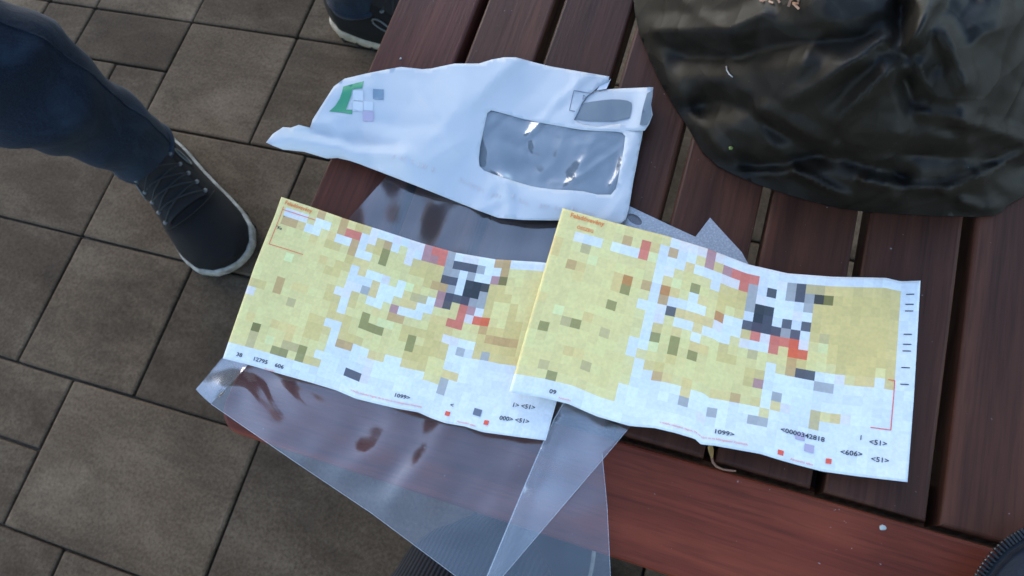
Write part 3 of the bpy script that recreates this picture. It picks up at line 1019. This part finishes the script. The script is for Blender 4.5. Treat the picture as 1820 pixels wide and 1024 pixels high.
# ------------------------------------------------------------------ black plastic bag
BAG = [(1122, -40), (1128, 20), (1136, 60), (1152, 100), (1175, 150), (1198, 190), (1215, 215), (1248, 270), (1275, 295), (1300, 309), (1345, 328), (1390, 343), (1440, 358), (1490, 370), (1540, 377), (1600, 381),
       (1660, 384), (1735, 386), (1765, 384), (1782, 376), (1790, 366), (1815, 352), (1850, 330), (1950, 250), (2050, 100), (2080, -150), (1900, -420), (1500, -480), (1180, -400), (1110, -200)]
def Z3(*p): return [(1060 + .42 * x, .42 * y) for x, y in p]
BAGC = [(Z3((370, 465), (520, 430), (640, 470), (760, 550), (960, 650)), 14, -.0085), (Z3((540, 715), (780, 690), (960, 655), (1300, 745)), 12, -.0075), (Z3((380, 240), (600, 245), (760, 195), (1050, 170), (1220, 140)), 15, -.0085),
        (Z3((840, 725), (940, 770), (1060, 838)), 8, .0065), (Z3((1480, 805), (1650, 730), (1810, 650), (1900, 600)), 9, .0075), (Z3((1550, 860), (1640, 892), (1730, 870)), 9, .0055),
        (Z3((1430, 0), (1340, 160), (1270, 270), (1000, 530)), 14, .0085), (Z3((700, 460), (860, 550), (1000, 625)), 12, .0075), (Z3((1380, 470), (1580, 520), (1810, 590)), 12, .0065),
        (Z3((600, 735), (800, 735)), 8, .0045), (Z3((250, 130), (560, 120), (700, 60)), 16, .007), (Z3((830, 420), (1100, 250), (1230, 150)), 13, .0065), (Z3((1000, 540), (1030, 600)), 10, -.005),
        (Z3((1100, 640), (1400, 660), (1810, 700)), 14, -.006), (Z3((1280, 270), (1340, 430), (1500, 520)), 12, -.006), (Z3((1480, 130), (1560, 350)), 16, .006), (Z3((180, 100), (300, 320), (430, 520), (600, 720)), 12, .003),
        (Z3((1290, 30), (1290, 120), (1300, 230)), 12, -.006), (Z3((1130, 765), (1300, 790), (1480, 800)), 8, .005)]
rb = random.Random(14)
for q in range(46):
    x, y, a, l = rb.uniform(1140, 1850), rb.uniform(-60, 370), rb.uniform(0, math.pi), rb.uniform(25, 95)
    b = a + rb.uniform(-.5, .5)
    BAGC.append(([(x - math.cos(a) * l, y - math.sin(a) * l), (x, y), (x + math.cos(b) * l, y + math.sin(b) * l)], rb.uniform(9, 22), rb.choice([-1, 1]) * rb.uniform(.0012, .0034)))
BAGO = BAG + [BAG[0]]
def z_bag(x, y):
    d = seg_dist(x, y, BAGO)
    t = min(1, d / 330)
    z = .11 * (1 - (1 - t) ** 1.5)
    e = min(1, d / 30)
    w = 0
    for p, wd, a in BAGC: w += tent(x, y, p, wd * (2.6 if a < 0 else 2.0), a * 1.15)
    rn = 1 - abs(nz(x, y, .011, 21)) * 2
    rn2 = 1 - abs(nz(x + 40 * nz(x, y, .01, 3), y, .03, 27)) * 2
    w += .0006 * rn + .0003 * rn2 + .006 * nz(x, y, .005, 9)
    return z + e * w + .001
bag = empty('plastic_bag', back(1550, 200, H))
tag(bag, 'crumpled black plastic bag with faded orange lettering resting on the slats', 'bag')
child_of(bag, sheet('bag_skin', BAG, z_bag, 7.0, M['bag']))
child_of(bag, sheet('bag_bottom', BAG, lambda x, y: .0012, 40, M['bag']))
def bag_stroke(pts, w=5.5): line_px(pts, w, z_bag, 'bag_print', bag, 'printed_letter', .0012)
bag_stroke([(1350, 1), (1362, 0), (1366, -8)], 3.5)
bag_stroke([(1356, 4), (1353, -8)], 3.5)
bag_stroke([(1366, 2), (1374, 5)], 3.5)
bag_stroke([(1386, 5), (1378, -8)], 4)
bag_stroke([(1401, 12), (1405, 0), (1412, -4), (1420, 0), (1418, 6), (1408, 6)], 4.5)
bag_stroke([(1411, 7), (1420, 16)], 4.5)

# ------------------------------------------------------------------ people
def loft(name, rings, mat, parent, cap0=True, cap1=True):
    n = len(rings[0])
    V = [p for r in rings for p in r]
    Fc = []
    for i in range(len(rings) - 1):
        for k in range(n):
            Fc.append((i * n + k, i * n + (k + 1) % n, (i + 1) * n + (k + 1) % n, (i + 1) * n + k))
    if cap0: Fc.append(tuple(range(n))[::-1])
    if cap1: Fc.append(tuple(range((len(rings) - 1) * n, len(rings) * n)))
    me = mesh(name, V, Fc)
    bm = bmesh.new()
    bm.from_mesh(me)
    bmesh.ops.recalc_face_normals(bm, faces=bm.faces)
    bm.to_mesh(me)
    bm.free()
    return link(name, me, mat, parent, True)

def interp(tab, x):
    for (x0, *a), (x1, *b) in zip(tab[:-1], tab[1:]):
        if x <= x1:
            t = max(0, (x - x0) / (x1 - x0))
            t = t * t * (3 - 2 * t) * .5 + t * .5
            return [p + (q - p) * t for p, q in zip(a, b)]
    return list(tab[-1][1:])

SHOE_L = .288
# x, half width, height of the upper, sideways shift
SHOE = [(0, .006, .060, 0), (.008, .021, .078, 0), (.03, .033, .098, 0), (.07, .037, .102, 0), (.11, .038, .100, .001), (.15, .042, .074, .003), (.19, .047, .058, .005), (.22, .049, .050, .006), (.25, .045, .045, .005), (.272, .033, .040, .003), (.284, .018, .036, .001), (.288, .004, .036, 0)]
def make_shoe(parent, sole_mat, mirror=1):
    root = empty('shoe', (0, 0, 0), 0, parent)
    xs = [SHOE_L * (1 - math.cos(math.pi * q / 36)) / 2 for q in range(37)]
    # sole
    rings = []
    for x in xs:
        w, h, s = interp(SHOE, x)
        w = w + .0035
        zb = .002 + .009 * max(0, (x - .23) / .058) ** 2 + .004 * max(0, (.03 - x) / .03) ** 2
        zt = .018 + .004 * max(0, (x - .22) / .06) + .006 * max(0, (.09 - x) / .09)
        xx = x + (.003 if x > .2 else -.003 if x < .05 else 0)
        rings.append([Vector((xx, mirror * s + w * a, zb + (zt - zb) * b)) for a, b in ((-.93, 0), (-.99, .25), (-1, .6), (-.985, .9), (-.9, 1), (.9, 1), (.985, .9), (1, .6), (.99, .25), (.93, 0))])
    so = loft('sole', rings, sole_mat, root)
    # tread notches along the rim
    for q in range(9):
        x = .03 + q * .027
        w, h, s = interp(SHOE, x)
        for sd_ in (-1, 1):
            nb_ = link('tread_notch', bevel_box('tread_notch', .004, .0035, .009, 0), M['shoe_panel'], so)
            nb_.location = (x, mirror * s + sd_ * (w + .0025), .0095)
    # upper
    rings = []
    for x in xs:
        w, h, s = interp(SHOE, x)
        z0 = .016
        r = []
        for q in range(17):
            a = math.pi * q / 16
            ca, sa = math.cos(a), math.sin(a)
            r.append(Vector((x, mirror * s + w * math.copysign(abs(ca) ** .75, ca), z0 + (h - z0) * abs(sa) ** .8)))
        rings.append(r)
    up = loft('upper', rings, M['shoe'], root)
    def top(x, a):
        w, h, s = interp(SHOE, x)
        ca, sa = math.cos(a), math.sin(a)
        return Vector((x, mirror * s + w * math.copysign(abs(ca) ** .75, ca), .024 + (h - .024) * abs(sa) ** .8 + .0015))
    # tongue panel
    rings = []
    for q in range(9):
        x = .105 + q * .011
        rings.append([top(x, R(90 + d)) + Vector((0, 0, .0012 - .0016 * (abs(d) / 34) ** 3)) for d in (-36, -24, -12, 0, 12, 24, 36)])
    V = [p for r in rings for p in r]
    Fc = [(i * 7 + k, i * 7 + k + 1, (i + 1) * 7 + k + 1, (i + 1) * 7 + k) for i in range(8) for k in range(6)]
    link('tongue', mesh('tongue', V, Fc), M['shoe_panel'], root, True)
    # laces and eyelets
    ex = [.122, .138, .154, .170, .186]
    for q, x in enumerate(ex):
        for sgn in (-1, 1):
            p = top(x, R(90 + 40 * sgn))
            bm = bmesh.new()
            bmesh.ops.create_uvsphere(bm, u_segments=8, v_segments=5, radius=.0032)
            me = bpy.data.meshes.new('eyelet')
            bm.to_mesh(me)
            bm.free()
            e = link('eyelet', me, M['eyelet'], root, True)
            e.location = p
            e.scale = (1.2, 1, .5)
            if q < len(ex) - 1:
                p2 = top(ex[q + 1], R(90 - 40 * sgn))
                mid = top((x + ex[q + 1]) / 2, R(90)) + Vector((0, 0, .0045))
                tube('lace', [p, (p + mid) / 2 + Vector((0, 0, .003)), mid, (p2 + mid) / 2 + Vector((0, 0, .003)), p2], .0013, 6, M['lace'], root)
    # side emblem (an outlined oval)
    for sgn in (-1, 1):
        pts = []
        for q in range(17):
            a = 2 * math.pi * q / 16
            pts.append(top(.118 + .014 * math.cos(a) + .004 * math.sin(a), R(90 + sgn * (66 + 7 * math.sin(a)))))
        tube('side_emblem', pts, .0014, 5, M['eyelet'], root)
    # toe seam
    pts = [top(.205 - .016 * (d / 60.0) ** 2, R(90 + d)) for d in range(-60, 61, 10)]
    tube('toe_seam', pts, .0009, 5, M['shoe_panel'], root)
    root.scale = (1.0, 1.04, 1.0)
    return root

def leg_rings(path, n=40, folds=1.0, seed=0.0):
    """rings of a trouser leg along (point, radius) pairs with horizontal folds"""
    pts = []
    for i in range(len(path) - 1):
        (p0, r0), (p1, r1) = path[i], path[i + 1]
        k = max(3, int((Vector(p1) - Vector(p0)).length / .008))
        for q in range(k):
            t = q / k
            s = t * t * (3 - 2 * t)
            pts.append((Vector(p0).lerp(Vector(p1), t), r0 + (r1 - r0) * s))
    pts.append((Vector(path[-1][0]), path[-1][1]))
    rings = []
    L = 0
    for i, (p, r) in enumerate(pts):
        if i: L += (p - pts[i - 1][0]).length
        t = (pts[min(i + 2, len(pts) - 1)][0] - pts[max(i - 2, 0)][0]).normalized()
        a = t.cross(Vector((0, 1, 0)))
        if a.length < .2: a = t.cross(Vector((1, 0, 0)))
        a.normalize()
        b = t.cross(a).normalized()
        ring = []
        for k in range(n):
            w = 2 * math.pi * k / n
            d = a * math.cos(w) + b * math.sin(w)
            q = p + d * r
            fo = noise.noise(Vector((q.x * 9 + seed, q.y * 9, L * 26))) * .006 + math.sin(L * 95 + 2.2 * math.sin(w + seed) + seed) * .0045 * max(0, noise.noise(Vector((math.cos(w) * 1.3, math.sin(w) * 1.3, L * 6 + seed))) + .35)
            hi = max(0.0, min(1.0, (q.z - .16) / .12))
            fo += hi * .007 * (1 - abs(math.sin(L * 30 + 1.1 * math.cos(w * 1.0 + seed) + 1.5 * noise.noise(Vector((q.x * 6, q.y * 6, seed))))) * 1.6)
            ring.append(p + d * (r + fo * folds))
        rings.append(ring)
    return rings

def join_into(name, parts, mat, parent):
    V, Fc = [], []
    for rings in parts:
        n = len(rings[0])
        b = len(V)
        V += [p for r in rings for p in r]
        for i in range(len(rings) - 1):
            for k in range(n): Fc.append((b + i * n + k, b + i * n + (k + 1) % n, b + (i + 1) * n + (k + 1) % n, b + (i + 1) * n + k))
        Fc.append(tuple(range(b, b + n))[::-1])
        Fc.append(tuple(range(b + (len(rings) - 1) * n, b + len(rings) * n)))
    me = mesh(name, V, Fc)
    bm = bmesh.new()
    bm.from_mesh(me)
    bmesh.ops.recalc_face_normals(bm, faces=bm.faces)
    bm.to_mesh(me)
    bm.free()
    return link(name, me, mat, parent, True)

walker = empty('person', (0, 0, 0))
tag(walker, 'person in navy jeans and black sneakers standing beside the table', 'person')
A1 = R(-31)
toe = back(424, 464, .02)
s1 = make_shoe(walker, M['sole'], -1)
heel1 = Vector((toe.x - SHOE_L * math.cos(A1), toe.y - SHOE_L * math.sin(A1), 0))
s1.location = heel1
s1.rotation_euler = (0, 0, A1)
A2 = R(-4)
h2 = back(589, 30, .02)
s2 = make_shoe(walker, M['tan_sole'], 1)
s2.location = (h2.x, h2.y + .012, 0)
s2.rotation_euler = (0, 0, A2)
an1 = heel1 + Vector((math.cos(A1) * .085, math.sin(A1) * .085, 0))
an2 = Vector((h2.x + .068, h2.y + .008, 0))
hip1, hip2 = Vector((-.55, .40, .88)), Vector((-.52, .56, .88))
def leg_path(an, hip, knee):
    return [((an.x, an.y, .072), .045), ((an.x, an.y, .10), .048), ((an.x * .88 + knee.x * .12, an.y * .88 + knee.y * .12, .17), .059), ((an.x * .7 + knee.x * .3, an.y * .7 + knee.y * .3, .26), .078),
            ((an.x * .4 + knee.x * .6, an.y * .4 + knee.y * .6, .35), .085), (tuple(knee), .086), (tuple(knee.lerp(hip, .5)), .092), (tuple(hip), .10)]
k1 = Vector((an1.x - .075, an1.y - .07, .47))
k2 = Vector((an2.x - .05, an2.y - .05, .47))
pelvis = [((-.535, .40, .80), .10), ((-.535, .48, .86), .125), ((-.535, .56, .80), .10)]
waist = [((-.535, .48, .80), .13), ((-.535, .48, .92), .145), ((-.535, .48, 1.02), .135)]
lr1 = leg_rings(leg_path(an1, hip1, k1), seed=1.3)
for kk in (3, 23):
    tube('side_seam', [r[kk] for r in lr1[:60]], .0016, 5, M['denim'], walker)
join_into('jeans', [lr1, leg_rings(leg_path(an2, hip2, k2), seed=6.1), leg_rings(waist, folds=.5)], M['denim'], walker)

def ellipse_rings(path, n=32, seed=0.0):
    """rings (centre, half depth x, half width y)"""
    out = []
    for (cx, cy, cz), a, b in path:
        out.append([Vector((cx + a * math.cos(2 * math.pi * k / n), cy + b * math.sin(2 * math.pi * k / n), cz + .004 * noise.noise(Vector((k * .6, cz * 20, seed))))) for k in range(n)])
    return out
def hem(an, r):
    pts = [Vector((an.x + r * math.cos(a), an.y + r * math.sin(a), .078 + .004 * math.sin(2 * a))) for a in [2 * math.pi * q / 28 for q in range(29)]]
    tube('trouser_hem', pts, .0042, 6, M['denim'], walker)
hem(an1, .0455)
hem(an2, .0455)
torso = ellipse_rings([((-.535, .48, .93), .13, .18), ((-.53, .48, 1.0), .14, .19), ((-.525, .48, 1.12), .135, .185), ((-.515, .48, 1.25), .14, .205), ((-.51, .48, 1.38), .125, .215), ((-.51, .48, 1.44), .10, .18), ((-.51, .48, 1.48), .07, .09), ((-.505, .48, 1.53), .058, .062)])
arms = [leg_rings([((-.51, .48 + s * .19, 1.41), .06), ((-.53, .48 + s * .25, 1.25), .055), ((-.52, .48 + s * .27, 1.12), .048), ((-.45, .48 + s * .26, .96), .042), ((-.42, .48 + s * .25, .90), .036)], folds=.8, seed=s) for s in (-1, 1)]
join_into('unseen_coat', [torso] + arms, M['jacket'], walker)  # unseen upper body with head and hair, added for dark reflections and shade
M['skin'] = plain('skin', (.42, .25, .18), .5)
M['hair'] = knit_mat('brown_hair', (.03, .018, .010))
hd = []
for q in range(15):
    t = q / 14
    z = 1.50 + .25 * t
    rr_ = math.sin(math.pi * min(1, .18 + .82 * t)) ** .6 if t < .97 else .25
    ch = .02 * math.exp(-((t - .25) / .12) ** 2)
    hd.append([Vector((-.495 + ((.088 * rr_ + ch * max(0, math.cos(a)) + .02 * math.exp(-((t - .47) / .07) ** 2) * max(0, math.cos(a)) ** 24) * math.cos(a)), .48 + .072 * rr_ * math.sin(a), z)) for a in [2 * math.pi * k / 32 for k in range(32)]])
join_into('head', [hd], M['skin'], walker)
hr = []
for q in range(10):
    t = q / 9
    z = 1.60 + .165 * t
    rr_ = math.cos(t * 1.5) ** .5
    hr.append([Vector((-.515 + .093 * rr_ * math.cos(a) * (1 if math.cos(a) < .3 else .8), .48 + .083 * rr_ * math.sin(a), z)) for a in [2 * math.pi * k / 32 for k in range(32)]])
join_into('hair', [hr], M['hair'], walker)

sitter = empty('person', (0, 0, 0))
tag(sitter, 'person in dark ribbed trousers crouching with a knee against the table edge', 'person')
kn = Vector((.165, -.075, .335))
tp = [((.30, -.50, .30), .11), ((.27, -.40, .31), .10), ((.22, -.24, .325), .086), ((kn.x + .01, -.12, .335), .075), ((kn.x, -.075, .330), .069), ((kn.x - .004, -.048, .318), .058), ((kn.x - .006, -.032, .300), .04), ((kn.x - .006, -.026, .288), .015)]
sp = [((kn.x, -.085, .325), .062), ((kn.x, -.10, .25), .060), ((kn.x + .01, -.14, .15), .056), ((kn.x + .01, -.17, .07), .05)]
tp2 = [((.36, -.50, .30), .11), ((.42, -.40, .29), .10), ((.50, -.26, .28), .085), ((.53, -.19, .27), .07), ((.54, -.16, .26), .04)]
sp2 = [((.53, -.20, .27), .062), ((.53, -.24, .16), .058), ((.53, -.26, .07), .05)]
wp = [((.33, -.50, .22), .15), ((.33, -.50, .36), .16), ((.325, -.46, .46), .15)]
join_into('trousers', [leg_rings(p, folds=.35, seed=i * 2.0) for i, p in enumerate((tp, sp, tp2, sp2, wp))], M['ribbed'], sitter)
for x, y in ((kn.x + .01, -.25), (.53, -.34)):
    sh = make_shoe(sitter, M['sole'], 1)
    sh.location = (x, y, 0)
    sh.rotation_euler = (0, 0, R(90))
jk = [((.325, -.46, .44), .165), ((.315, -.42, .58), .17), ((.305, -.37, .70), .17), ((.30, -.33, .78), .13), ((.30, -.31, .81), .07)]
join_into('coat', [leg_rings(jk, folds=1.2, seed=4.0)], M['jacket'], sitter)

# ------------------------------------------------------------------ zipped jacket lying on the end board
JK = [(1742, 1046), (1752, 1026), (1767, 1003), (1790, 979), (1812, 964), (1834, 951), (1880, 930), (1960, 930), (2010, 1040), (1990, 1180), (1850, 1220), (1740, 1150)]
def z_jacket(x, y):
    d = seg_dist(x, y, JK + [JK[0]])
    return .003 + .03 * min(1, d / 70) ** .6 + .003 * nz(x, y, .02, 6) * min(1, d / 20)
jkt = empty('jacket', back(1880, 1060, H))
tag(jkt, 'dark navy jacket with a coarse black zip lying on the end board', 'jacket')
child_of(jkt, sheet('jacket_cloth', JK, z_jacket, 8, M['jacket']))
child_of(jkt, sheet('jacket_underside', JK, lambda x, y: .0012, 30, M['jacket']))
ZP = [(1738, 1052), (1750, 1026), (1766, 1002), (1789, 977), (1811, 962), (1834, 949), (1878, 928)]
line_px(ZP, 13, lambda x, y: .0145, 'tape', jkt, 'zip_tape', 0)
zt_me = bevel_box('zip_tooth', .0042, .0014, .0022, .0004)
zt_me.materials.append(M['zip_tooth'])
zpts = densify(smooth_poly(ZP, 2, False), 7.2, False)
for q in range(0, len(zpts) - 1):
    a, b = zpts[q], zpts[q + 1]
    dx, dy = b[0] - a[0], b[1] - a[1]
    l = math.hypot(dx, dy)
    if l < 1e-6: continue
    cx_, cy_ = a[0] + dy / l * 7.5, a[1] - dx / l * 7.5
    p = back(cx_, cy_, H + .0162)
    p2 = back(cx_ + dx, cy_ + dy, H + .0162)
    o = child_of(jkt, link('zip_tooth', zt_me))
    o.location = p
    o.rotation_euler = (0, 0, math.atan2(p2.y - p.y, p2.x - p.x) + math.pi / 2)

# ------------------------------------------------------------------ small things
leaf = empty('dry_leaf', back(1265, 812, H))
tag(leaf, 'small dry yellow leaf with a curled stem beside the slip edge', 'leaf')
def zl(x, y): return .0012 + .002 * max(0, 1 - abs(x - 1263) / 8)
child_of(leaf, sheet('leaf_blade', smooth_poly([(1257, 792), (1266, 790), (1269, 802), (1266, 818), (1260, 806)], 1), zl, 4, M['leaf']))
st = [back(x, y, H + .0016) for x, y in ((1265, 812), (1267, 822), (1273, 829), (1284, 834), (1296, 836), (1308, 837))]
child_of(leaf, tube('leaf_stem', st, [.0008, .0007, .0007, .0006, .0006, .0005], 6, M['stem']))
def blob(name, px, py, r, mat, label, cat, flat=.5, zoff=0.0):
    bm = bmesh.new()
    bmesh.ops.create_icosphere(bm, subdivisions=2, radius=r)
    for v in bm.verts:
        k = 1 + .45 * noise.noise(v.co * (1.6 / r) + Vector((px, py, 0)))
        v.co = Vector((v.co.x * k, v.co.y * k, v.co.z * k * flat))
    me = bpy.data.meshes.new(name)
    bm.to_mesh(me)
    bm.free()
    o = link(name, me, M[mat], None, True)
    o.location = back(px, py, H + zoff + r * flat * .6)
    return tag(o, label, cat)
blob('paint_fleck', 1569, 938, .0015, 'fleck', 'pale round fleck stuck on the red end board', 'fleck', .35)
blob('crumb', 712, 104, .0008, 'fleck', 'tiny white crumb on the red edge slat above the envelope', 'crumb', .5)
blob('green_bit', 1299, 263, .0013, 'green_bit', 'tiny yellow green plant scrap on the black bag', 'plant scrap', .4, z_bag(1299, 263) + .001)
ln = [back(x, y, H + z_bag(x, y) + .0014) for x, y in ((1291, 118), (1292, 125), (1296, 132), (1302, 137))]
tag(tube('lint_thread', ln, .0004, 5, M['lint']), 'short pale curved lint thread on the black bag', 'thread')
